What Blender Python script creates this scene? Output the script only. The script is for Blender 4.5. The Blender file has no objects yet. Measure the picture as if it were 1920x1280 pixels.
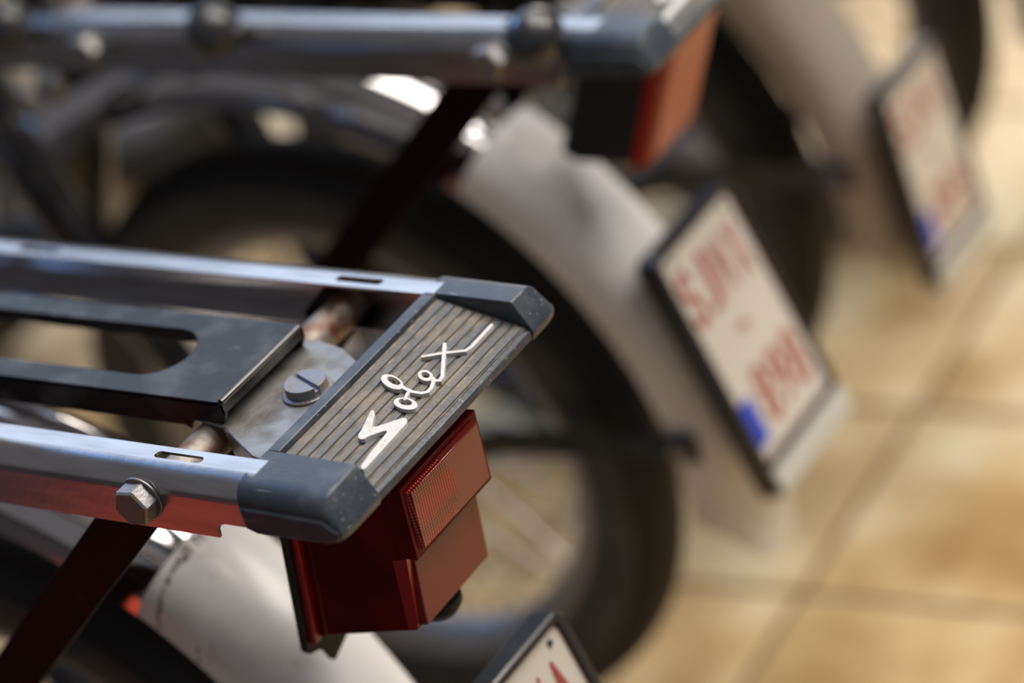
import bpy, bmesh, math, random
from mathutils import Vector, Matrix
from mathutils.geometry import tessellate_polygon
random.seed(3)
PI = math.pi
SC = bpy.context.scene
COL = SC.collection

# ------------------------------------------------------------------ camera
cam_d = bpy.data.cameras.new('camera'); cam = bpy.data.objects.new('camera', cam_d); COL.objects.link(cam)
cam_d.sensor_width = 36.0; cam_d.lens = 5944.5/1920*36.0; cam_d.clip_start = .05; cam_d.clip_end = 100
Rm = Matrix(((.8151, -.0867, .5728), (.5182, .5512, -.6540), (-.2590, .8299, .4942)))
cam.matrix_world = Matrix.Translation((1.1716, -.8951, 1.283)) @ Rm.to_4x4()
cam_d.dof.use_dof = True; cam_d.dof.focus_distance = 1.425; cam_d.dof.aperture_fstop = 2.9
cam_d.dof.aperture_blades = 0
SC.camera = cam
SC.view_settings.view_transform = 'Standard'; SC.view_settings.look = 'None'
SC.view_settings.gamma = 1.0; SC.view_settings.use_curve_mapping = False
SC.view_settings.exposure = 0.0

# ------------------------------------------------------------------ light of the room
w = bpy.data.worlds.new('room_ambience'); SC.world = w; w.use_nodes = True
wb = w.node_tree.nodes['Background']; wb.inputs[0].default_value = (.80, .78, .82, 1); wb.inputs[1].default_value = .19
TARGET = Vector((.2, .1, .5))
def area(name, d, dist, sx, sy, col, power):
    l = bpy.data.lights.new(name, 'AREA'); l.shape = 'RECTANGLE'; l.size = sx; l.size_y = sy
    l.color = col; l.energy = power
    o = bpy.data.objects.new(name, l); COL.objects.link(o)
    v = Vector(d).normalized(); o.location = TARGET + v*dist
    o.rotation_euler = (-v).to_track_quat('-Z', 'Y').to_euler()
    return o
area('window_daylight', (-.66, .56, .50), 5.0, 3.6, 1.7, (.64, .78, 1.0), 40)
area('blue_window', (-.84, .22, .50), 5.0, 1.1, 1.1, (.16, .45, 1.0), 120)
area('doorway_daylight', (-.41, .89, .20), 6.0, 1.0, .7, (1.0, .93, .80), 60)
area('ceiling_lamp', (.16, .30, 1.0), 2.6, 2.2, 1.4, (1.0, .94, .88), 82)
area('ceiling_lamp.001', (.9, .9, 1.1), 3.2, 1.2, 1.2, (1.0, .93, .82), 72)

# ------------------------------------------------------------------ materials
def mat(name, col, rough=.5, metal=0., coat=0., noise=None, bump=None, spec=.5, trans=0.):
    m = bpy.data.materials.new(name); m.use_nodes = True
    nt = m.node_tree; b = nt.nodes['Principled BSDF']
    b.inputs['Base Color'].default_value = (*col, 1); b.inputs['Roughness'].default_value = rough
    b.inputs['Metallic'].default_value = metal; b.inputs['Coat Weight'].default_value = coat
    b.inputs['Coat Roughness'].default_value = .08
    b.inputs['Specular IOR Level'].default_value = spec
    b.inputs['Transmission Weight'].default_value = trans
    tc = nt.nodes.new('ShaderNodeTexCoord')
    if noise:        # (second colour, scale, low, high, detail, stretch)
        c2, sc, lo, hi, det, st = noise
        mp = nt.nodes.new('ShaderNodeMapping'); mp.inputs['Scale'].default_value = st
        nt.links.new(tc.outputs['Object'], mp.inputs[0])
        n = nt.nodes.new('ShaderNodeTexNoise'); n.inputs['Scale'].default_value = sc; n.inputs['Detail'].default_value = det
        nt.links.new(mp.outputs[0], n.inputs['Vector'])
        r = nt.nodes.new('ShaderNodeMapRange'); r.inputs[1].default_value = lo; r.inputs[2].default_value = hi
        nt.links.new(n.outputs[0], r.inputs[0])
        mx = nt.nodes.new('ShaderNodeMix'); mx.data_type = 'RGBA'
        mx.inputs[6].default_value = (*col, 1); mx.inputs[7].default_value = (*c2, 1)
        nt.links.new(r.outputs[0], mx.inputs[0]); nt.links.new(mx.outputs[2], b.inputs['Base Color'])
    if bump:
        sc, st = bump
        n2 = nt.nodes.new('ShaderNodeTexNoise'); n2.inputs['Scale'].default_value = sc; n2.inputs['Detail'].default_value = 6
        nt.links.new(tc.outputs['Object'], n2.inputs['Vector'])
        bp = nt.nodes.new('ShaderNodeBump'); bp.inputs['Strength'].default_value = st; bp.inputs['Distance'].default_value = .001
        nt.links.new(n2.outputs[0], bp.inputs['Height']); nt.links.new(bp.outputs[0], b.inputs['Normal'])
    return m
ST1 = (1, 1, 1)
M = dict(
    chrome=mat('polished_chrome', (.62, .60, .60), .10, 1.0, bump=(60, .05)),
    steel=mat('stainless_steel', (.50, .49, .50), .25, 1.0, noise=((.40, .39, .39), 30, .4, .7, 5, (1, 6, 6)), bump=(250, .08)),
    dull=mat('dull_zinc_steel', (.30, .295, .28), .46, .85, noise=((.19, .17, .15), 60, .45, .65, 6, ST1), bump=(300, .25)),
    bolt=mat('zinc_bolt', (.25, .25, .27), .46, .8, noise=((.28, .22, .14), 160, .5, .72, 6, ST1), bump=(500, .3)),
    rust=mat('rusty_steel', (.27, .25, .22), .5, .4, noise=((.15, .055, .025), 55, .42, .60, 6, ST1), bump=(300, .4)),
    black=mat('black_enamel', (.010, .010, .012), .16, 0, .4, noise=((.035, .037, .04), 40, .5, .75, 8, ST1), bump=(150, .05)),
    panel=mat('dusty_black_enamel', (.008, .010, .012), .22, 0, .0, noise=((.050, .054, .058), 38, .47, .70, 10, ST1), bump=(200, .12), spec=.18),
    strut=mat('black_strut_enamel', (.010, .003, .004), .25, 0, 0, noise=((.035, .035, .035), 90, .68, .76, 8, ST1), spec=.05),  # red tint in the black stands for a red reflection
    plastic=mat('grey_rubber_plastic', (.030, .040, .056), .36, 0, 0, noise=((.085, .095, .105), 55, .50, .78, 10, ST1), bump=(500, .2)),
    ribm=mat('worn_rib_plastic', (.070, .078, .088), .42, 0, 0, noise=((.15, .125, .09), 70, .46, .68, 8, (1, .6, 1)), bump=(500, .3)),
    dust=mat('dusty_groove', (.10, .085, .062), .8, 0, 0, noise=((.26, .20, .135), 120, .4, .65, 6, ST1)),
    letter=mat('worn_white_metal_letters', (.52, .51, .50), .45, .0, 0, noise=((.42, .40, .37), 200, .55, .7, 5, ST1)),
    white=mat('off_white_enamel', (.80, .78, .78), .32, 0, .08, noise=((.70, .65, .61), 16, .50, .72, 8, ST1)),
    beige=mat('beige_fender_enamel', (.42, .36, .31), .35),
    lens=mat('red_lens_plastic', (.125, .002, .002), .20, 0, 0, noise=((.075, .0015, .0015), 20, .45, .6, 4, ST1), spec=.08),
    lens_rear=mat('floor_sheen_rear_lens_plastic', (.17, .012, .008), .24, 0, 0, noise=((.12, .009, .006), 25, .45, .6, 4, ST1), spec=.35),  # lighter than the side lens: floor reflection put into the colour
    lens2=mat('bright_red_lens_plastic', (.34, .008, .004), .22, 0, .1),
    orange=mat('faded_red_orange_lens', (.42, .05, .018), .25, 0, .3),
    rubber=mat('black_rubber', (.014, .014, .015), .6, 0, 0, bump=(200, .3), spec=.3),
    wall=mat('tyre_sidewall_rubber', (.035, .035, .037), .55, 0, 0, noise=((.055, .053, .052), 30, .4, .6, 5, ST1), bump=(400, .3)),
    rim=mat('weathered_rim_steel', (.34, .32, .31), .45, .6),
    plate_white=mat('plate_white', (.60, .56, .50), .35),
    red=mat('plate_red', (.34, .055, .05), .4),
    blue=mat('euro_blue', (.02, .06, .50), .4),
    strip=mat('clear_plate_strip', (.50, .50, .46), .25),
    holder=mat('black_plate_holder', (.020, .021, .024), .32, 0, .2),
    seat=mat('black_saddle_vinyl', (.015, .015, .016), .5),
    mat=mat('dark_brown_for_reflection', (.035, .026, .022), .95),  # dark tone of the added sheet, meant for reflections only
    reflection_sheet=mat('red_for_reflection', (.75, .07, .02), .9),
)
# facetted relief for the reflex reflector
def reflector_mat():
    m = mat('red_reflex_reflector', (.26, .008, .008), .22, 0, .5)
    nt = m.node_tree; b = nt.nodes['Principled BSDF']
    tc = nt.nodes.new('ShaderNodeTexCoord'); v = nt.nodes.new('ShaderNodeTexVoronoi')
    v.inputs['Scale'].default_value = 560; v.inputs['Randomness'].default_value = 0.0
    nt.links.new(tc.outputs['Object'], v.inputs['Vector'])
    bp = nt.nodes.new('ShaderNodeBump'); bp.inputs['Strength'].default_value = 1.0; bp.inputs['Distance'].default_value = .0012
    nt.links.new(v.outputs['Distance'], bp.inputs['Height']); nt.links.new(bp.outputs[0], b.inputs['Normal'])
    mx = nt.nodes.new('ShaderNodeMix'); mx.data_type = 'RGBA'
    mx.inputs[6].default_value = (.42, .012, .008, 1); mx.inputs[7].default_value = (.09, .004, .004, 1)
    r = nt.nodes.new('ShaderNodeMapRange'); r.inputs[1].default_value = .3; r.inputs[2].default_value = .7
    nt.links.new(v.outputs['Distance'], r.inputs[0]); nt.links.new(r.outputs[0], mx.inputs[0])
    cc = nt.nodes.new('ShaderNodeVectorMath'); cc.operation = 'DISTANCE'; cc.inputs[1].default_value = (.3295, -.0235, .5250)
    nt.links.new(tc.outputs['Object'], cc.inputs[0])
    rr = nt.nodes.new('ShaderNodeMapRange'); rr.inputs[1].default_value = .0225; rr.inputs[2].default_value = .0235
    nt.links.new(cc.outputs['Value'], rr.inputs[0])
    m2 = nt.nodes.new('ShaderNodeMix'); m2.data_type = 'RGBA'; m2.inputs[7].default_value = (.17, .016, .010, 1)
    nt.links.new(rr.outputs[0], m2.inputs[0]); nt.links.new(mx.outputs[2], m2.inputs[6]); nt.links.new(m2.outputs[2], b.inputs['Base Color'])
    sb = nt.nodes.new('ShaderNodeMath'); sb.operation = 'SUBTRACT'; sb.inputs[0].default_value = 1.0
    nt.links.new(rr.outputs[0], sb.inputs[1]); nt.links.new(sb.outputs[0], bp.inputs['Strength'])
    return m
M['reflex'] = reflector_mat()
def tile_mat():
    m = mat('mottled_ochre_tile', (.52, .33, .135), .42, 0, .0, spec=.3)
    nt = m.node_tree; b = nt.nodes['Principled BSDF']
    tc = nt.nodes.new('ShaderNodeTexCoord'); oi = nt.nodes.new('ShaderNodeObjectInfo')
    add = nt.nodes.new('ShaderNodeVectorMath'); add.operation = 'ADD'
    sc = nt.nodes.new('ShaderNodeVectorMath'); sc.operation = 'SCALE'; sc.inputs['Scale'].default_value = 1
    comb = nt.nodes.new('ShaderNodeCombineXYZ')
    mul = nt.nodes.new('ShaderNodeMath'); mul.operation = 'MULTIPLY'; mul.inputs[1].default_value = 37
    nt.links.new(oi.outputs['Random'], mul.inputs[0]); nt.links.new(mul.outputs[0], comb.inputs[0])
    nt.links.new(tc.outputs['Object'], add.inputs[0]); nt.links.new(comb.outputs[0], add.inputs[1])
    n = nt.nodes.new('ShaderNodeTexNoise'); n.inputs['Scale'].default_value = 9; n.inputs['Detail'].default_value = 4
    nt.links.new(add.outputs[0], n.inputs['Vector'])
    cr = nt.nodes.new('ShaderNodeValToRGB')
    e = cr.color_ramp.elements
    e[0].position = .30; e[0].color = (.34, .20, .07, 1); e[1].position = .72; e[1].color = (.72, .58, .36, 1)
    k = e.new(.5); k.color = (.53, .365, .17, 1)
    nt.links.new(n.outputs[0], cr.inputs[0]); nt.links.new(cr.outputs[0], b.inputs['Base Color'])
    return m
M['tile'] = tile_mat()
def base_mix(m, mask, col):
    nt = m.node_tree; b = nt.nodes['Principled BSDF']; inp = b.inputs['Base Color']
    mx = nt.nodes.new('ShaderNodeMix'); mx.data_type = 'RGBA'; mx.inputs[6].default_value = tuple(inp.default_value)
    if inp.links: nt.links.new(inp.links[0].from_socket, mx.inputs[6])
    mx.inputs[7].default_value = (*col, 1); nt.links.new(mask, mx.inputs[0]); nt.links.new(mx.outputs[2], inp)
def noise_mask(m, scale, stretch, lo, hi, rot=0.0, detail=3):
    nt = m.node_tree; tc = nt.nodes.new('ShaderNodeTexCoord'); mp = nt.nodes.new('ShaderNodeMapping')
    mp.inputs['Scale'].default_value = stretch; mp.inputs['Rotation'].default_value = (0, rot, rot*.3)
    n = nt.nodes.new('ShaderNodeTexNoise'); n.inputs['Scale'].default_value = scale; n.inputs['Detail'].default_value = detail
    r = nt.nodes.new('ShaderNodeMapRange'); r.inputs[1].default_value = lo; r.inputs[2].default_value = hi
    nt.links.new(tc.outputs['Object'], mp.inputs[0]); nt.links.new(mp.outputs[0], n.inputs['Vector']); nt.links.new(n.outputs[0], r.inputs[0])
    return r.outputs[0]
def line_mask(m, a, b, width):      # worn or rusty line from a to b (x, z), on the near flank only
    nt = m.node_tree; tc = nt.nodes.new('ShaderNodeTexCoord'); sp = nt.nodes.new('ShaderNodeSeparateXYZ')
    nt.links.new(tc.outputs['Object'], sp.inputs[0])
    def mth(op, x, y=None):
        q = nt.nodes.new('ShaderNodeMath'); q.operation = op
        for i, v in enumerate((x, y)):
            if v is None: continue
            if isinstance(v, (int, float)): q.inputs[i].default_value = v
            else: nt.links.new(v, q.inputs[i])
        return q.outputs[0]
    L = math.hypot(b[0]-a[0], b[1]-a[1]); dx, dz = (b[0]-a[0])/L, (b[1]-a[1])/L
    px = mth('SUBTRACT', sp.outputs[0], a[0]); pz = mth('SUBTRACT', sp.outputs[2], a[1])
    t = mth('ADD', mth('MULTIPLY', px, dx), mth('MULTIPLY', pz, dz))
    d = mth('ABSOLUTE', mth('SUBTRACT', mth('MULTIPLY', px, dz), mth('MULTIPLY', pz, dx)))
    k = mth('MULTIPLY', mth('LESS_THAN', d, width), mth('MULTIPLY', mth('GREATER_THAN', t, 0.0), mth('LESS_THAN', t, L)))
    k = mth('MULTIPLY', k, mth('LESS_THAN', sp.outputs[1], 0.0))
    return mth('MULTIPLY', k, noise_mask(m, 260, (1, 1, 1), .36, .62))
def copy_mat(k, new):
    M[new] = M[k].copy(); M[new].name = new; return M[new]
wm = copy_mat('white', 'stained_white')
for a, b, w_ in (((.1560, .4700), (.1430, .4350), .0015), ((.1590, .4740), (.1540, .4650), .0032), ((.1650, .4280), (.1620, .4170), .0011)):
    base_mix(wm, line_mask(wm, a, b, w_), (.10, .055, .03))
base_mix(wm, noise_mask(wm, 40, (1, 1, 1), .60, .85, 0, 8), (.45, .36, .30))
base_mix(M['plastic'], noise_mask(M['plastic'], 22, (1, 12, 40), .67, .71, .10), (.26, .26, .26))
base_mix(M['plastic'], noise_mask(M['plastic'], 300, (1, 1, 1), .70, .76), (.22, .20, .17))
base_mix(M['panel'], noise_mask(M['panel'], 30, (1, 3, 1), .66, .74, .2, 6), (.10, .10, .10))
base_mix(M['strut'], noise_mask(M['strut'], 70, (1, 1, 1.6), .74, .78, .4, 4), (.20, .17, .14))
base_mix(M['letter'], noise_mask(M['letter'], 500, (1, 1, 1), .70, .76), (.25, .17, .10))
M['grout'] = mat('brown_grout', (.13, .08, .04), .8)

# ------------------------------------------------------------------ mesh helpers
CACHE = {}
class MB:
    def __init__(s): s.v = []; s.f = []
    def add(s, vs, fs):
        o = len(s.v); s.v += [tuple(p) for p in vs]; s.f += [tuple(i+o for i in f) for f in fs]; return s
    def box(s, x0, x1, y0, y1, z0, z1):
        return s.add([(x, y, z) for x in (x0, x1) for y in (y0, y1) for z in (z0, z1)],
                     [(0, 1, 3, 2), (4, 6, 7, 5), (0, 4, 5, 1), (2, 3, 7, 6), (0, 2, 6, 4), (1, 5, 7, 3)])
    def hexa(s, p):       # 8 points: bottom ring 4, top ring 4
        return s.add(p, [(3, 2, 1, 0), (4, 5, 6, 7), (0, 1, 5, 4), (1, 2, 6, 5), (2, 3, 7, 6), (3, 0, 4, 7)])
    def loft(s, rings, close=True, caps=True):
        n = len(rings[0]); vs = [p for r in rings for p in r]; fs = []
        for i in range(len(rings)-1):
            for j in range(n if close else n-1):
                k = (j+1) % n
                fs.append((i*n+j, i*n+k, (i+1)*n+k, (i+1)*n+j))
        if caps: fs.append(tuple(range(n-1, -1, -1))); fs.append(tuple((len(rings)-1)*n+j for j in range(n)))
        return s.add(vs, fs)
    def tube(s, path, r, n=16, flat=None, side=None):
        # flat=(a, b): elliptical or boxy bar section, side = reference vector
        path = [Vector(p) for p in path]; rings = []
        for i, p in enumerate(path):
            t = (path[min(i+1, len(path)-1)]-path[max(i-1, 0)]).normalized()
            ref = Vector(side) if side else (Vector((0, 1, 0)) if abs(t.y) < .9 else Vector((1, 0, 0)))
            u = t.cross(ref).normalized(); v = t.cross(u).normalized()
            rr = r[i] if isinstance(r, (list, tuple)) else r
            if flat:
                a, b = flat; c = min(a, b)*.35
                pts = [(a, b-c), (a-c, b), (-a+c, b), (-a, b-c), (-a, -b+c), (-a+c, -b), (a-c, -b), (a, -b+c)]
                rings.append([p+u*x+v*y for x, y in pts])
            else:
                rings.append([p+u*(rr*math.cos(2*PI*k/n))+v*(rr*math.sin(2*PI*k/n)) for k in range(n)])
        return s.loft(rings)
    def lathe(s, prof, c, axis, n=32):
        # prof: (radius, height along axis)
        c = Vector(c); a = Vector(axis).normalized(); ref = Vector((0, 0, 1)) if abs(a.z) < .9 else Vector((1, 0, 0))
        u = a.cross(ref).normalized(); v = a.cross(u).normalized()
        return s.loft([[c+a*h+(u*math.cos(2*PI*k/n)+v*math.sin(2*PI*k/n))*r for k in range(n)] for r, h in prof])
    def torus(s, R, r, c, N=96, n=20, ry=None):   # around the y axis
        ry = ry or r; rings = []
        vs = []; fs = []
        for i in range(N):
            a = 2*PI*i/N
            for j in range(n):
                b = 2*PI*j/n; q = R+r*math.cos(b)
                vs.append((c[0]+q*math.cos(a), c[1]+ry*math.sin(b), c[2]+q*math.sin(a)))
        for i in range(N):
            for j in range(n):
                fs.append((i*n+j, i*n+(j+1) % n, ((i+1) % N)*n+(j+1) % n, ((i+1) % N)*n+j))
        return s.add(vs, fs)
    def slab(s, outer, holes, z0, z1, to=lambda x, y, z: (x, y, z)):
        # flat plate with holes, x-y outline, thickness z0..z1
        loops = [outer]+holes; flat = [p for l in loops for p in l]; n = len(flat)
        tris = tessellate_polygon([[Vector((x, y, 0)) for x, y in l] for l in loops])
        vs = [to(x, y, z0) for x, y in flat]+[to(x, y, z1) for x, y in flat]
        fs = [tuple(t) for t in tris]+[tuple(i+n for i in reversed(t)) for t in tris]
        o = 0
        for l in loops:
            m = len(l)
            for i in range(m):
                j = (i+1) % m; fs.append((o+i, o+j, o+j+n, o+i+n))
            o += m
        return s.add(vs, fs)
    def ribbon(s, pts, wd, to, z0, z1):           # constant-width stroke with round ends
        P = [Vector((x, y)) for x, y in pts]; L = []; Rr = []
        for i, p in enumerate(P):
            if i == 0: d = (P[1]-P[0]).normalized(); m = 1
            elif i == len(P)-1: d = (P[-1]-P[-2]).normalized(); m = 1
            else:
                a = (P[i]-P[i-1]).normalized(); b = (P[i+1]-P[i]).normalized(); d = (a+b).normalized(); m = 1/max(.55, a.dot(d))
            nn = Vector((-d.y, d.x)); L.append(p+nn*wd*m); Rr.append(p-nn*wd*m)
        def cap(p, d):
            a0 = math.atan2(d.y, d.x); return [p+Vector((math.cos(a0+t), math.sin(a0+t)))*wd for t in (-.9, -.45, 0, .45, .9)]
        out = L + list(reversed(cap(P[-1], (P[-1]-P[-2])))) + list(reversed(Rr)) + list(reversed(cap(P[0], (P[0]-P[1]))))
        return s.slab([(q.x, q.y) for q in out], [], z0, z1, to)

HUB = (-.311, .0594, -.354)
T = Vector((.284, -.0594, .578))      # rack datum inside the moped's own frame
def build(name, mb, m, parent, smooth=35, bevel=0, key=None, shift=True, kind=None, label=None):
    if key and key in CACHE: me = CACHE[key]
    else:
        me = bpy.data.meshes.new(name)
        off = T if shift else Vector((0, 0, 0))
        if callable(mb): mb = mb()
        me.from_pydata([Vector(p)+off for p in mb.v], [], mb.f)
        bm = bmesh.new(); bm.from_mesh(me)
        bmesh.ops.remove_doubles(bm, verts=bm.verts, dist=1e-6)
        bmesh.ops.recalc_face_normals(bm, faces=bm.faces)
        bm.to_mesh(me); bm.free()
        me.materials.append(m)
        if smooth:
            me.shade_smooth(); me.set_sharp_from_angle(angle=math.radians(smooth))
        if key: CACHE[key] = me
    o = bpy.data.objects.new(name, me); COL.objects.link(o)
    if parent: o.parent = parent
    if bevel:
        bv = o.modifiers.new('bevel', 'BEVEL'); bv.width = bevel; bv.segments = 2; bv.limit_method = 'ANGLE'; bv.angle_limit = math.radians(35)
        bv.harden_normals = False
    if kind: o['kind'] = kind
    if label: o['label'] = label
    return o
def arcpts(cx, cy, r, a0, a1, n):
    return [(cx+r*math.cos(a0+(a1-a0)*i/n), cy+r*math.sin(a0+(a1-a0)*i/n)) for i in range(n+1)]
def obround(x0, x1, yc, r, n=8):
    return arcpts(x1-r, yc, r, -PI/2, PI/2, n)+arcpts(x0+r, yc, r, PI/2, 3*PI/2, n)

# ------------------------------------------------------------------ floor
def make_floor():
    f = build('floor', MB().box(-7, 7, -5, 9, -.06, -.0035), M['grout'], None, 0, shift=False); f['kind'] = 'structure'
    pitch = .223; g = .006; ang = math.radians(4.5)
    h = pitch/2-g/2; b = .0025
    tb = MB().loft([[(-h, -h, -.0035), (h, -h, -.0035), (h, h, -.0035), (-h, h, -.0035)],
                    [(-h, -h, -.0012), (h, -h, -.0012), (h, h, -.0012), (-h, h, -.0012)],
                    [(-h+b, -h+b, 0), (h-b, -h+b, 0), (h-b, h-b, 0), (-h+b, h-b, 0)]])
    first = None
    ox, oy = .0898, .5509       # one tile corner
    for i in range(-8, 5):
        for j in range(-5, 14):
            u = (i+.5)*pitch; v = (j+.5)*pitch
            x = ox+u*math.cos(ang)-v*math.sin(ang); y = oy+u*math.sin(ang)+v*math.cos(ang)
            o = build('tile', tb, M['tile'], f, 0, key='tile', shift=False)
            o.location = (x, y, random.uniform(-.0004, .0)); o.rotation_euler.z = ang+random.choice((0, PI/2, PI, -PI/2))
    return f
FLOOR = make_floor()

# ------------------------------------------------------------------ moped pieces (coordinates from the rack datum, metres)
def rail(sgn, yc=.0594):
    def mk():
        m = MB(); t = .0014; yi, yf, yo = .0674, .0772, .0880; r = yo-yf
        x0, x1 = -.47, .006
        Y = lambda v: yc+sgn*v
        holes = [obround(-.0555, -.0275, .0735, .0024), obround(-.265, -.237, .0735, .0024)]
        m.slab([(x0, yi), (x1, yi), (x1, yf), (x0, yf)], holes, -t, 0, lambda x, y, z: (x, Y(y), z))
        n = 10
        for (ra) in (0,):
            ring = lambda x: [(x, Y(yf+r*math.sin(a)), -r+r*math.cos(a)) for a in [PI/2*k/n for k in range(n+1)]] + \
                             [(x, Y(yf+(r-t)*math.sin(a)), -r+(r-t)*math.cos(a)) for a in [PI/2*k/n for k in range(n, -1, -1)]]
            m.loft([ring(x0), ring(x1)])
        side = [(x0, -r), (x1, -r), (x1, -.0225), (-.0125, -.0225)]+[(-.0185+.006*math.sin(a), -.0285+.006*math.cos(a)) for a in (1.2, .8, .4, 0)][:0]
        side += [(-.0155, -.0235), (-.0178, -.0265), (-.0185, -.0309), (x0, -.0309)]
        m.slab(side, [], yo-t, yo, lambda x, z, y: (x, Y(y), z))
        m.slab([(x0, .0745), (-.0280, .0745), (-.0280, yo-t*.5), (x0, yo-t*.5)], [], -.0309, -.0295, lambda x, y, z: (x, Y(y), z))
        return m
    return mk
def cap_block(m, yin, yout, sg, yc):
    # yin: recess wall, yout: outer face (distances from the centre), sg: side
    r = .0110; rings = []
    ys = [(yin, 0.0)]
    n = 8
    for k in range(0, n+1):
        a = PI/2*k/n
        ys.append((yout-r+r*math.sin(a), r*(1-math.cos(a))))
    for y, d in ys:
        e = d/r
        rings.append([(x, yc+sg*y, z) for x, z in [
            (.0010*e, -d*.95), (.0495-.002*e, -.0012-d*.95), (.0560-.001*e, -.0140-.25*d), (.0572-.002*e, -.0175-.05*d), (.0560-.003*e, -.0215),
            (.0480-.001*e, -.0232), (.0060+.001*e, -.0258+.002*e), (.0012, -.0215)]])
    y, d = ys[-1]
    rings.append([(x*.97+.001, yc+sg*(y+.0012), -.0150+(z+.0150)*.93) for (x, _, z) in rings[-1]])
    m.loft(rings)
SLOPE = .25
def floor_z(x): return -.0032-SLOPE*(x-.007)
def cap_mesh():
    m = MB(); yc = .0594
    cap_block(m, .0600, .0890, -1, yc); cap_block(m, .0690, .0905, 1, yc)
    y0, y1 = yc-.0602, yc+.0692
    prof = [(0, 0), (.0065, 0), (.0073, floor_z(.0073)-.0004), (.0535, floor_z(.0535)-.0004), (.0560, -.0165), (.0560, -.0205), (.052, -.0225), (.004, -.0225), (.0, -.0215)]
    m.loft([[(x, y, z) for x, z in prof] for y in (y0, y1)])
    return m
def rib_mesh(k):
    def mk():
        p = .0051; x0 = .0090+k*p; x1 = x0+.0036
        y0, y1 = -.0004, .1282
        m = MB(); h = .0011
        rings = []
        for y, hh in ((y0, h), (y1-.002, h), (y1, h*.3)):
            rings.append([(x0, y, floor_z(x0)-.0006), (x0+.0004, y, floor_z(x0)+hh), (x1-.0004, y, floor_z(x1)+hh), (x1, y, floor_z(x1)-.0006)])
        m.loft(rings); return m
    return mk
LT = lambda x, y, z: (x/1000, y/1000, floor_z(x/1000)+z)
S_ = [(26.81, 41.32), (27.04, 42.46), (28.37, 42.01), (29.6, 40.22), (32.98, 33.11), (34.52, 33.22), (41.52, 43.88), (42.87, 44.75), (44.44, 43.59), (45.23, 41.42), (45.92, 7.92), (45.54, 6.32), (44.18, 6.7), (43.19, 8.25), (42.13, 16.06), (40.98, 32.42), (40.1, 33.37), (39.18, 32.58), (35.44, 26.58), (34.69, 24.04), (33.49, 22.97), (31.83, 23.5), (30.75, 25.48), (30.05, 29.38)]
O1 = [(42.98, 54.44), (43.25, 53.26), (42.97, 52.07), (42.16, 50.99), (40.91, 50.13), (39.33, 49.57), (37.58, 49.36), (35.83, 49.54), (34.24, 50.07), (32.98, 50.91), (32.17, 51.97), (31.89, 53.16), (32.17, 54.36), (32.98, 55.44), (34.24, 56.31), (35.83, 56.87), (37.59, 57.07), (39.35, 56.89), (40.93, 56.35), (42.18, 55.51)]
O2 = [(40.01, 54.72), (40.14, 54.08), (39.96, 53.44), (39.48, 52.86), (38.74, 52.38), (37.83, 52.07), (36.82, 51.94), (35.82, 52.02), (34.93, 52.29), (34.22, 52.73), (33.78, 53.3), (33.64, 53.93), (33.83, 54.57), (34.31, 55.16), (35.05, 55.63), (35.96, 55.95), (36.97, 56.07), (37.97, 55.99), (38.87, 55.72), (39.57, 55.28)]
L1 = [(30.46, 62.59), (30.5, 61.41), (29.92, 60.42), (28.79, 59.72), (27.22, 59.37), (25.35, 59.42), (23.37, 59.85), (21.47, 60.63), (19.84, 61.68), (18.64, 62.9), (17.98, 64.16), (17.94, 65.36), (18.52, 66.35), (19.65, 67.06), (21.24, 67.4), (23.12, 67.35), (25.11, 66.91), (27.0, 66.12), (28.63, 65.07), (29.82, 63.85)]
L2 = [(28.17, 63.87), (28.16, 63.28), (27.78, 62.8), (27.06, 62.47), (26.09, 62.32), (24.95, 62.37), (23.76, 62.61), (22.62, 63.03), (21.66, 63.57), (20.97, 64.19), (20.61, 64.83), (20.62, 65.42), (21.0, 65.91), (21.72, 66.24), (22.69, 66.39), (23.84, 66.34), (25.03, 66.09), (26.17, 65.67), (27.13, 65.13), (27.82, 64.51)]
E1 = [(38.48, 74.59), (38.73, 73.52), (38.6, 72.52), (38.09, 71.68), (37.27, 71.1), (36.21, 70.83), (35.01, 70.89), (33.79, 71.27), (32.67, 71.95), (31.76, 72.85), (31.15, 73.89), (30.89, 74.97), (31.02, 75.97), (31.53, 76.81), (32.35, 77.39), (33.42, 77.67), (34.63, 77.6), (35.85, 77.21), (36.97, 76.53), (37.87, 75.63)]
E2 = [(36.79, 74.78), (36.91, 74.23), (36.8, 73.7), (36.48, 73.27), (35.97, 72.96), (35.33, 72.81), (34.62, 72.83), (33.91, 73.02), (33.27, 73.37), (32.76, 73.83), (32.43, 74.37), (32.31, 74.93), (32.42, 75.45), (32.74, 75.89), (33.25, 76.2), (33.89, 76.35), (34.6, 76.32), (35.31, 76.13), (35.95, 75.78), (36.46, 75.32)]
LZ = (.0011, .0032)
def let_s(): return MB().slab(S_, [], *LZ, LT)
def let_o():
    m = MB().slab(O1, [O2], *LZ, LT); return m.ribbon([(35.6, 55.8), (34.47, 59.4), (34.0, 62.2)], .75, LT, LZ[0], LZ[1]-.0001)
def let_l():
    m = MB().slab(L1, [L2], *LZ, LT)
    return m.ribbon([(28.6, 63.4), (31.33, 62.3), (35.57, 61.9), (39.6, 62.9), (41.6, 65.0), (41.5, 68.2), (40.2, 72.15), (38.3, 74.0)], .85, LT, LZ[0], LZ[1]-.00015)
def let_e():
    m = MB().slab(E1, [E2], *LZ, LT)
    return m.ribbon([(37.7, 74.6), (40.3, 73.4), (42.2, 74.4), (41.6, 77.45), (35.3, 88.8), (30.2, 98.0)], .85, LT, LZ[0], LZ[1]-.0001)
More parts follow.
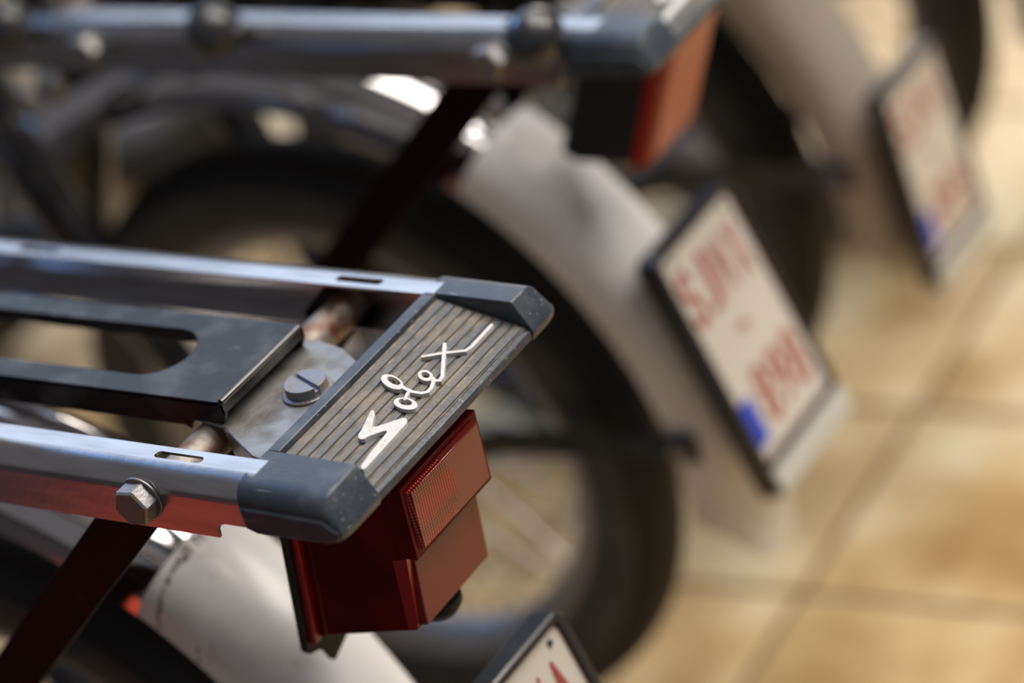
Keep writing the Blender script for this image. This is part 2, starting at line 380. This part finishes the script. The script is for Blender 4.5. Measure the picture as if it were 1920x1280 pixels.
def let_x(): return MB().ribbon([(26.3, 85.6), (32.79, 91.9), (40.9, 98.2), (41.9, 101.9), (41.65, 120.0)], .80, LT, LZ[0], LZ[1]-.0002)

def fender(a0, a1, hw, r0, dr, n, endround=0.0):
    def mk():
        hub = Vector(HUB); m = MB(); K = 16; t = .0012
        rows = []
        for layer in (0, 1):
            g = []
            for i in range(n+1):
                row = []
                for k in range(-K, K+1):
                    s = k/K; y = hw*math.sin(s*PI/2)*1.0
                    rr = r0+dr*(max(0, 1-abs(y/hw)**2.4))**(1/2.2)-layer*t
                    yy = y*(1-layer*t/hw)
                    lo = a0+endround*abs(y/hw)**3
                    a = math.radians(lo+(a1-lo)*i/n); rr += .009*max(0, min(1, math.degrees(a)/60))
                    if abs(k) == K: rr -= .006-layer*t
                    row.append(hub+Vector((rr*math.cos(a), yy, rr*math.sin(a))))
                g.append(row)
            rows.append(g)
        W = 2*K+1
        vs = [p for g in rows for row in g for p in row]; N = (n+1)*W; fs = []
        for L in (0, 1):
            for i in range(n):
                for k in range(W-1):
                    q = (L*N+i*W+k, L*N+i*W+k+1, L*N+(i+1)*W+k+1, L*N+(i+1)*W+k)
                    fs.append(q if L == 0 else q[::-1])
        for i in range(n):
            for k in (0, W-1):
                fs.append((i*W+k, (i+1)*W+k, N+(i+1)*W+k, N+i*W+k))
        for i in (0, n):
            for k in range(W-1):
                fs.append((i*W+k, i*W+k+1, N+i*W+k+1, N+i*W+k))
        m.add(vs, fs); return m
    return mk
def tyre_mesh(c=HUB): return lambda: MB().torus(.1965, .0275, c, 112, 24)
def wall_mesh(c=HUB): # sidewall beads on both sides
    def mk():
        m = MB()
        for s in (-1, 1):
            rings = []
            for (r, y) in ((.168, .0150), (.174, .0215), (.184, .0272), (.198, .0282), (.206, .0260), (.198, .018), (.178, .012)):
                rings.append((r, s*y))
            N = 96; n = len(rings); vs = []; fs = []
            for i in range(N):
                a = 2*PI*i/N
                for r, y in rings: vs.append((c[0]+r*math.cos(a), c[1]+y, c[2]+r*math.sin(a)))
            for i in range(N):
                for j in range(n): fs.append((i*n+j, i*n+(j+1) % n, ((i+1) % N)*n+(j+1) % n, ((i+1) % N)*n+j))
            m.add(vs, fs)
        return m
    return mk
def rim_mesh(c=HUB):
    def mk():
        m = MB(); N = 96; pr = [(.174, -.018), (.167, -.0185), (.164, -.016), (.156, -.011), (.151, 0), (.156, .011), (.164, .016), (.167, .0185), (.174, .018), (.160, .0)]
        n = len(pr); vs = []; fs = []
        for i in range(N):
            a = 2*PI*i/N
            for r, y in pr: vs.append((c[0]+r*math.cos(a), c[1]+y, c[2]+r*math.sin(a)))
        for i in range(N):
            for j in range(n): fs.append((i*n+j, i*n+(j+1) % n, ((i+1) % N)*n+(j+1) % n, ((i+1) % N)*n+j))
        return m.add(vs, fs)
    return mk
def spoke_mesh():  # one spoke, hub at the origin, pointing along +x
    return MB().tube([(.020, .016, .012), (.153, .002, 0)], .0011, 6)
def hub_mesh(c=HUB): return lambda: MB().lathe([(.006, -.045), (.006, -.024), (.024, -.022), (.026, -.018), (.016, -.013), (.015, .008), (.052, .010), (.056, .014), (.055, .024), (.045, .028), (.006, .030), (.006, .045)], c, (0, 1, 0), 28)

def wheel(root, c, key):
    build('tyre', tyre_mesh(c), M['rubber'], root, 60, key=key+'tyre')
    build('tyre_sidewall', wall_mesh(c), M['wall'], root, 40, key=key+'wall')
    build('rim', rim_mesh(c), M['rim'], root, 40, key=key+'rim')
    build('wheel_hub', hub_mesh(c), M['dull'], root, 30, key=key+'hub')
    cc = Vector(c)+T
    for k in range(36):
        o = build('spoke', spoke_mesh, M['steel'], root, 60, key='spoke', shift=False)
        o.location = cc
        o.rotation_euler = (0 if k % 2 else PI, -2*PI*(k//2*2+(.4 if k % 2 else 0))/36, 0)

def hexbolt(c, ax, R=.0092, h=.0065, washer=.0115):
    def mk():
        m = MB(); c_ = Vector(c); a = Vector(ax).normalized()
        u = a.cross(Vector((0, 0, 1))).normalized(); v = a.cross(u)
        def ring(r, d, rot=.12): return [c_+a*d+(u*math.cos(PI/3*k+rot)+v*math.sin(PI/3*k+rot))*r for k in range(6)]
        m.loft([ring(R, .0012), ring(R, .0012+h*.85), ring(R*.90, .0012+h)])
        m.lathe([(washer, 0), (washer, .0010), (washer-.0005, .0013)], c, ax, 28)
        return m
    return mk
FONT = bpy.data.curves.new('glyph', 'FONT')
def glyph(ch, wd, ht):
    c = bpy.data.curves.new('glyph', 'FONT'); c.body = ch; c.size = 1; c.extrude = 0; c.offset = .014
    o = bpy.data.objects.new('glyph', c); COL.objects.link(o)
    dg = bpy.context.evaluated_depsgraph_get(); me = o.evaluated_get(dg).to_mesh()
    vs = [tuple(v.co) for v in me.vertices]; fs = [tuple(p.vertices) for p in me.polygons]
    bpy.data.objects.remove(o); bpy.data.curves.remove(c)
    x0 = min(v[0] for v in vs); x1 = max(v[0] for v in vs); y0 = min(v[1] for v in vs); y1 = max(v[1] for v in vs)
    sx = wd/max(x1-x0, 1e-5); sy = ht/max(y1-y0, 1e-5)
    if ch in '-I': sx = min(sx, sy) if ch == 'I' else sx
    return [((v[0]-x0)*sx, (v[1]-y0)*sy) for v in vs], fs

def plate(root, x_top, z_top, tilt, rows, k=1.0):
    d = Vector((math.sin(tilt), 0, -math.cos(tilt))); nrm = Vector((math.cos(tilt), 0, math.sin(tilt)))
    org = Vector((x_top, .0594, z_top))
    P = lambda a, b, h: org+Vector((0, 1, 0))*a*k+d*b*k+nrm*h*k       # a: across, b: down, h: out
    H, Wd = .168, .0480
    def rr(w_, t0, t1, r):
        out = []
        for (cx, cy, a0) in ((w_-r, t0+r, -PI/2), (w_-r, t1-r, 0), (-w_+r, t1-r, PI/2), (-w_+r, t0+r, PI)):
            out += arcpts(cx, cy, r, a0, a0+PI/2, 5)
        return out
    m = MB(); ro = [rr(Wd, 0, H, .007), rr(Wd, 0, H, .007), rr(Wd-.0015, .0015, H-.0015, .006), rr(Wd-.0045, .0045, .1465, .004)[:], rr(Wd-.0055, .0055, .1460, .004)]
    hs = [-.009, .0045, .006, .006, .0015]
    m.loft([[P(a, b, h) for a, b in r] for r, h in zip(ro, hs)])
    lp = build('licence_plate', m, M['holder'], root, 30, label='small white licence plate with red writing in a black holder')
    q = MB(); q.loft([[P(a, b, .0016) for a, b in rr(.0427, .0053, .1456, .003)], [P(a, b, .0024) for a, b in rr(.0427, .0053, .1456, .003)]])
    build('red_border', q, M['red'], lp)
    q = MB(); q.loft([[P(a, b, .0020) for a, b in rr(.0415, .0065, .1444, .003)], [P(a, b, .0027) for a, b in rr(.0415, .0065, .1444, .003)]])
    build('plate_face', q, M['plate_white'], lp)
    q = MB(); q.loft([[P(a, b, .0058) for a, b in rr(.0465, .1495, .1655, .002)], [P(a, b, .0085) for a, b in rr(.0460, .1500, .1650, .002)]])
    build('holder_strip', q, M['strip'], lp)
    q = MB(); q.loft([[P(a, b, .0026) for a, b in rr(.0065, 0, .030, .001)], [P(a, b, .0030) for a, b in rr(.0065, 0, .030, .001)]])
    q.v = [tuple(Vector(v)+Vector((0, -.0335, 0))*k+d*.1060*k) for v in q.v]
    build('euro_band', q, M['blue'], lp)
    for (b0, b1, a0, a1, txt) in rows:
        n = len(txt); st = (a1-a0)/n
        for i, ch in enumerate(txt):
            gv, gf = glyph(ch, st*.78, (b1-b0))
            q = MB(); q.add([P(a0+i*st+gx, b1-gy, .0031) for gx, gy in gv], gf)
            build('character', q, M['red'], lp, 0)
    for a in (-.030, .0325):
        q = MB().lathe([(.0017, 0), (.0017, .0012), (.001, .0016)], P(a, .0115, .0026), nrm, 12)
        build('screw', q, M['black'], lp)
    # carrier arm from the holder back to the fender
    q = MB().tube([P(0, .05, -.008), P(0, .06, -.030-max(0, x_top)*.6), (-.311+.292*math.cos(.42), .0594, -.354+.292*math.sin(.42))], 0, flat=(.004, .010), side=(0, 1, 0))
    build('plate_bracket', q, M['black'], root, 30)
    return lp

# ------------------------------------------------------------------ tail lights
def tail_light_a(root):
    y0, y1 = .0245, .0855
    def side(fr): return fr
    body = MB()
    # lens shell (rear part) : front rectangle -> rear rectangle, slightly tapering
    f = [(-.0180, -.0330), (-.0360, -.1310)]; r = [(.0400, -.0300), (.0290, -.1185)]
    rings = []
    for t, ins in ((0, -.0012), (.06, -.0012), (.065, .0), (.5, .0006), (.93, .0012), (1.0, .0045)):
        a = [(f[k][0]+(r[k][0]-f[k][0])*t, f[k][1]+(r[k][1]-f[k][1])*t) for k in (0, 1)]
        rings.append([(a[0][0], y0+ins, a[0][1]-max(ins, 0)*.6), (a[0][0], y1-ins, a[0][1]-max(ins, 0)*.6), (a[1][0], y1-ins, a[1][1]+max(ins, 0)), (a[1][0], y0+ins, a[1][1]+max(ins, 0))])
    body.loft(rings)
    tl = build('tail_light', body, M['lens'], root, 25, .0008)
    g = MB(); g.hexa([(.0360, y0+.002, -.0325), (.0360, y1-.002, -.0325), (.0264, y1-.002, -.1155), (.0264, y0+.002, -.1155),
                      (.0412, y0+.004, -.0330), (.0412, y1-.004, -.0330), (.0301, y1-.004, -.1160), (.0301, y0+.004, -.1160)])
    build('lens_face', g, M['lens_rear'], tl, 25, .0006)
    # flange and black gasket plate
    g = MB(); g.hexa([(-.0215, y0-.0045, -.034), (-.0215, y1+.0045, -.034), (-.0405, y1+.0045, -.1335), (-.0405, y0-.0045, -.1335),
                      (-.0178, y0-.0045, -.033), (-.0178, y1+.0045, -.033), (-.0360, y1+.0045, -.1325), (-.0360, y0-.0045, -.1325)])
    build('lens_flange', g, M['lens2'], tl, 25, .0006)
    g = MB()
    pts = [(y0-.007, -.030), (y1+.007, -.030), (y1+.007, -.1350), (y0+.034, -.1370), (y0+.026, -.1490), (y0+.012, -.1570), (y0+.007, -.1465), (y0+.0015, -.1420), (y0-.005, -.1395), (y0-.007, -.136)]
    g.slab(pts, [], 0, .0045, lambda y, z, h: (-.0215+h-.0045+(z+.034)*.1915, y, z))
    build('gasket_plate', g, M['rubber'], tl, 25, .0006)
    # raised reflex reflector on the upper rear face
    g = MB(); ry0, ry1 = .0232, .0878
    A = lambda x, y, z: (x, y, z)
    g.hexa([(.036, ry0, -.034), (.036, ry1, -.034), (.0325, ry1, -.0735), (.0325, ry0, -.0735),
            (.0450, ry0, -.0335), (.0450, ry1, -.0335), (.0420, ry1, -.0735), (.0420, ry0, -.0735)])
    rf = build('reflector', g, M['lens'], tl, 25, .0008)
    g = MB(); g.hexa([(.0440, ry0+.003, -.0365), (.0440, ry1-.003, -.0365), (.0410, ry1-.003, -.0705), (.0410, ry0+.003, -.0705),
                      (.0475, ry0+.0045, -.0380), (.0475, ry1-.0045, -.0380), (.0448, ry1-.0045, -.0690), (.0448, ry0+.0045, -.0690)])
    build('reflector_face', g, M['reflex'], tl, 25, .0004)
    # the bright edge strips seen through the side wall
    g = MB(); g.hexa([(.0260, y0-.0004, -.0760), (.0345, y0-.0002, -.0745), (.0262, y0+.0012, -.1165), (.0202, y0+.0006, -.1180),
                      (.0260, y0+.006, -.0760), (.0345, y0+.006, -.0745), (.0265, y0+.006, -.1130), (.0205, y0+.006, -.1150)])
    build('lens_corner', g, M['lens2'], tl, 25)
    g = MB().lathe([(.012, 0), (.0125, .004), (.010, .0085), (.004, .010)], (.012, .058, -.1235), (-.15, 0, -1), 24)
    build('rubber_grommet', g, M['rubber'], tl, 30)
    # arm holding the lamp to the rack
    g = MB().box(-.030, -.0215, .046, .064, -.060, -.0255)
    build('lamp_arm', g, M['black'], root, 25, .001)
    return tl
def tail_light_b(root):
    y0, y1 = .033, .086
    g = MB(); tx = math.tan(math.radians(25))
    def q(x, z): return (x-(-.03-z)*tx, z)
    ring = lambda x, ins: [(q(x, -.027)[0], y0+ins, -.027-ins), (q(x, -.027)[0], y1-ins, -.027-ins), (q(x, -.108+ins)[0], y1-ins, -.108+ins), (q(x, -.108+ins)[0], y0+ins, -.108+ins)]
    g.loft([ring(-.018, .004), ring(-.005, 0), ring(.034, 0), ring(.036, .001)])
    tl = build('tail_light', g, M['rubber'], root, 25, .002, label='tail light with black housing and thin red lens')
    g = MB(); g.loft([ring(.0345, -.001), ring(.0435, -.001), ring(.0465, .002)])
    build('lens', g, M['orange'], tl, 25, .001)
    g = MB(); g.loft([ring(.0335, -.0018), ring(.0385, -.0018)])
    build('lens_flange', g, M['lens2'], tl, 25)
    g = MB().lathe([(.012, 0), (.0125, .006), (.006, .010)], (-.045, .059, -.108), (-.2, 0, -1), 20)
    build('rubber_grommet', g, M['rubber'], tl, 30)
    return tl

# ------------------------------------------------------------------ a whole moped
def make_moped(name, label, loc, yaw, lamp, rows, plate_pos, knobs=(), lean=0.0, cap_dx=0.0, tail='white'):
    root = bpy.data.objects.new(name, None); COL.objects.link(root)
    root.location = loc; root.rotation_euler = (lean, 0, yaw); root.empty_display_size = .1
    root['label'] = label; root['category'] = 'moped'; root['group'] = 'old mopeds parked in a row'
    B = lambda n, mb, m, sm=30, bv=0, key=None, **k: build(n, mb, M[m], root, sm, bv, key=key or n, **k)
    # wheels
    wheel(root, HUB, 'r')
    B('rear_fender', fender(54, 138, .0385, .267, .030, 48), 'chrome', 60)
    B('fender_tail', fender(-10, 55, .0382, .2675, .029, 48, 7), tail, 60, key='tail'+tail, label={'beige': 'beige rear end of the fender'}.get(tail, 'off-white rear end of the fender'))
    # rack
    B('side_rail', rail(-1), 'steel', 30, key='rail-'); B('side_rail', rail(1), 'steel', 30, key='rail+')
    def tube_a(): return MB().lathe([(.0092, 0), (.0092, .1724)], (-.062, -.0268, -.0225), (0, 1, 0), 28)
    B('cross_tube', tube_a, 'rust', 40, label='round cross tube with rust showing')
    def tube_b(): return MB().lathe([(.0092, 0), (.0092, .1724)], (-.40, -.0268, -.0205), (0, 1, 0), 28)
    B('cross_tube', tube_b, 'rust', 40, key='tube_b')
    def panel_():
        m = MB(); x0, x1 = -.385, -.0475; y0, y1 = .0594-.0325, .0594+.0325; t = .0016
        c = .003
        outl = [(x0, y0), (x1-c, y0), (x1, y0+c), (x1, y1-c), (x1-c, y1), (x0, y1)]
        m.slab(outl, [obround(-.350, -.0915, .0594, .0195, 14)], -t, .0006)
        # down-turned skirts with an arch over the tube
        for y in (y0, y1):
            sk = [(x0, -.0005), (x1, -.0005), (x1, -.0060), (-.0505, -.0115)]+arcpts(-.062, -.0205, .0108, .55, PI-.35, 12)+[(-.0755, -.0150), (x0, -.0150)]
            yy = (y, y+t) if y == y0 else (y-t, y)
            m.slab(sk, [], yy[0], yy[1], lambda x, z, y: (x, y, z))
        m.slab([(y0, -.0005), (y1, -.0005), (y1, -.0056), (y0, -.0056)], [], x1-t, x1, lambda y, z, x: (x, y, z))
        return m
    pn = B('carrier_panel', panel_, 'panel', 30, .0009)
    def ridge_():
        x1 = -.0475; return MB().tube([(x1-.0016, .0280, -.0002), (x1-.0016, .0908, -.0002)], .0017, 10)
    build('rolled_edge', ridge_, M['black'], pn, 60, key='ridge')
    def br():
        m = MB(); z = -.0115
        o = [(-.075, .0285), (-.049, .0245), (-.034, .0155), (-.019, .007), (-.002, .003), (-.0, .040), (.0, .070), (-.012, .084), (-.028, .0935), (-.044, .0975), (-.058, .0970), (-.075, .090)]
        m.slab(o, [], z-.0016, z)
        # bent-down near flank
        m.hexa([(-.049, .0250, z-.0016), (-.002, .0040, z-.0016), (-.006, .0060, -.040), (-.049, .0270, -.040),
                (-.049, .0235, z), (-.002, .0025, z), (-.006, .0045, -.040), (-.049, .0255, -.040)])
        return m
    bk = B('fender_bracket', br, 'dull', 30, .0015)
    def scr():
        m = MB(); c = Vector((-.0232, .0580, -.0115)); n = 28; r = .0102; rings = []
        a0 = math.radians(68); hw = .0011
        m.lathe([(.0125, 0), (.0125, .0012), (.0120, .0015)], c, (0, 0, 1), 28)
        for s in (-1, 1):   # two half-discs leave the slot open
            th = math.acos(hw/r); pts = arcpts(0, 0, r, -th+PI/2*0, th, 14)
            pts = [(x*1, y) for x, y in pts]
            pp = [(c.x+s*(x*math.cos(a0)-y*math.sin(a0)), c.y+s*(x*math.sin(a0)+y*math.cos(a0))) for x, y in pts]
            m.slab(pp, [], c.z+.0012, c.z+.0062)
        m.lathe([(r*.97, .0012), (r*.97, .0040)], c, (0, 0, 1), 28)
        return m
    build('slotted_screw', scr, M['bolt'], bk, 30, .0005, key='scr')
    ec = B('end_cap', cap_mesh, 'plastic', 48, .0010)
    ec.location.x = cap_dx
    for k in range(9): build('rib', rib_mesh(k), M['ribm'], ec, 0, key='rib%d' % k)
    if 1:
        def fl(): return MB().slab([(.0072, -.0008), (.0536, -.0008), (.0536, .1286), (.0072, .1286)], [], -.0006, .0, lambda x, y, z: (x, y, floor_z(x)+z+.0002))
        build('groove_floor', fl, M['dust'], ec, 0, key='gf')
    for nm, fn in (('s', let_s), ('o', let_o), ('l', let_l), ('e', let_e), ('x', let_x)):
        build('script_letter', fn, M['letter'], ec, 30, key='let'+nm)
    yN, yF = .0594-.0880, .0594+.0880
    for x in (-.0555, -.345):
        B('rack_bolt', hexbolt((x-.002, yN, -.0142), (0, -1, 0), .0102, .0085, .0112), 'bolt', 20, .0003, key='bn%s' % x)
    for s, y in ((-1, yN+.0045), (1, yF-.0045)):
        def st(y=y): return MB().tube([(-.0600, y, -.0170), (-.0720, y, -.0275), (-.2200, y, -.1640), (-.3550, y, -.2850)], 0, flat=(.0130, .0026), side=(0, 1, 0))
        B('rack_strut', st, 'strut', 30, .0006, key='strut%d' % s)
        def fb(y=y, s=s): return MB().tube([(-.482, y+s*.002, .020), (-.452, y+s*.002, -.065), (-.4125, y+s*.001, -.1753), (-.360, y-s*.014, -.310), (-.311, y-s*.032, -.354)], [.0165, .0165, .016, .013, .009], 18)
        B('frame_tube', fb, 'black', 60, key='fb%d' % s)
        def fs(s=s): return MB().tube([(-.311, .0594+s*.050, -.350), (-.170, .0594+s*.046, -.3115), (-.032, .0594+s*.0405, -.3060)], 0, flat=(.0095, .0018), side=(0, 1, 0))
        B('fender_stay', fs, 'black', 30, key='fs%d' % s)
        B('stay_bolt', hexbolt((-.0440, .0594+s*.0420, -.3065), (0, s, 0), .0058, .005, .007), 'bolt', 20, key='sb%d' % s)
        B('strut_nut', (lambda s=s: MB().lathe([(.011, 0), (.011, .003), (.008, .007), (.003, .009)], (-.385, .0594+s*.091, -.040), (0, s, 0), 20)), 'bolt', 30, key='sn%d' % s)
        B('axle_nut', hexbolt((-.311, .0594+s*.0535, -.354), (0, s, 0), .0105, .009, .013), 'bolt', 20, key='an%d' % s)
    if lamp == 'a': tail_light_a(root)
    else:
        tb = tail_light_b(root); tb.location = (-.030, 0, -.010)
    plate(root, *plate_pos[:3], rows, *plate_pos[3:])
    for kx in knobs:
        g = MB()
        g.lathe([(.003, .0165), (.009, .0145), (.0145, .008), (.0165, 0), (.0145, -.008), (.009, -.0145), (.003, -.0165)], (kx, -.0400, .0060), (0, 1, .3), 24)
        build('rubber_knob', g, M['holder'], root, 60, label='round black rubber knob on the rail')
    # the front half, outside the picture
    F = (-1.04, .0594, -.354)
    wheel(root, F, 'f')
    def down(): return MB().tube([(-.47, .0594, .06), (-.46, .0594, -.09), (-.50, .0594, -.20), (-.64, .0594, -.24), (-.78, .0594, -.16), (-.90, .0594, .10)], .022, 18)
    B('main_frame', down, 'black', 60)
    def yoke(): return MB().tube([(-.50, -.0261+.006, .015), (-.49, .0594, .022), (-.50, .1429-.0, .015)], .012, 12)
    B('frame_yoke', yoke, 'black', 60)
    def steer(): return MB().tube([(-.945, .0594, .22), (-.90, .0594, .06), (-.905, .0594, -.08)], .014, 14)
    B('steering_tube', steer, 'black', 60)
    for s in (-1, 1):
        B('fork_blade', (lambda s=s: MB().tube([(-.905, .0594+s*.020, -.08), (-.94, .0594+s*.040, -.16), (-1.04, .0594+s*.050, -.354)], .008, 12)), 'black', 60, key='fk%d' % s)
        B('grip', (lambda s=s: MB().tube([(-.80, .0594+s*.076, .27), (-.72, .0594+s*.086, .265)], .013, 14)), 'rubber', 60, key='gr%d' % s)
    B('handlebar', lambda: MB().tube([(-.76, -.022, .266), (-.86, -.010, .275), (-.93, .03, .24), (-.945, .0594, .225), (-.93, .09, .24), (-.86, .129, .275), (-.76, .141, .266)], .009, 14), 'chrome', 60)
    def sad():
        rings = []
        for x, hw_, z, th in ((-.36, .03, .155, .012), (-.38, .080, .160, .03), (-.44, .085, .165, .036), (-.52, .06, .160, .033), (-.60, .030, .165, .026), (-.63, .012, .160, .012)):
            rings.append([(x, .0594+hw_*math.cos(a), z+th*(math.sin(a) if math.sin(a) > 0 else .5*math.sin(a))) for a in [2*PI*k/20 for k in range(20)]])
        return MB().loft(rings)
    B('saddle', sad, 'seat', 50)
    B('seat_post', lambda: MB().tube([(-.475, .0594, .16), (-.47, .0594, .02)], .011, 14), 'chrome', 60)
    return root

def rows_for(a, b): return [(.0185, .0550, -.0370, .0385, a), (.0710, .0755, -.006, .006, '-'), (.0960, .1330, -.0190, .0385, b)]
make_moped('moped', 'foremost moped in sharp focus with worn grey end cap and scratched boxy all-red tail light', (0, 0, 0), 0, 'a',
           rows_for('SJWA', '852'), (.035, -.164, math.radians(14)), tail='stained_white')
make_moped('moped', 'second moped behind the sharp one, with black knobs on its rack rail and white fender', (-.063, .3900, 0), math.radians(1.6), 'b',
           rows_for('SJWX', '898'), (-.027, -.171, math.radians(15.5)), (-.2374, -.0180, -.3967), cap_dx=-.013)
make_moped('moped', 'third moped in the row, blurred, its plate standing at the upper right over beige tiles', (-.115, .700, 0), math.radians(1.0), 'b',
           rows_for('SJVX', '893'), (.0, -.243, math.radians(4.5), .90), tail='beige')
make_moped('moped', 'farthest moped, only its dark rear wheel and pale fender showing in the top right corner', (-.124, .996, 0), 0, 'b',
           rows_for('SJTL', '896'), (-.018, -.172, math.radians(14)))

# added sheet in front of the row, out of view, only to be mirrored
cp = build('reflection_sheet', MB().box(-2.6, 1.6, -3.2, -.30, .0, .008), M['mat'], None, 0, .003, shift=False)
build('red_stripe', MB().box(-.52, -.37, -3.18, -.48, .007, .0095), M['reflection_sheet'], cp, 0, shift=False, label='red stripe of the added sheet, there for its reflection')
cp['label'] = 'added unseen dark sheet with a red stripe, mirrored in the rail of the foremost moped'; cp['category'] = 'reflection_sheet'
bpy.data.curves.remove(FONT)
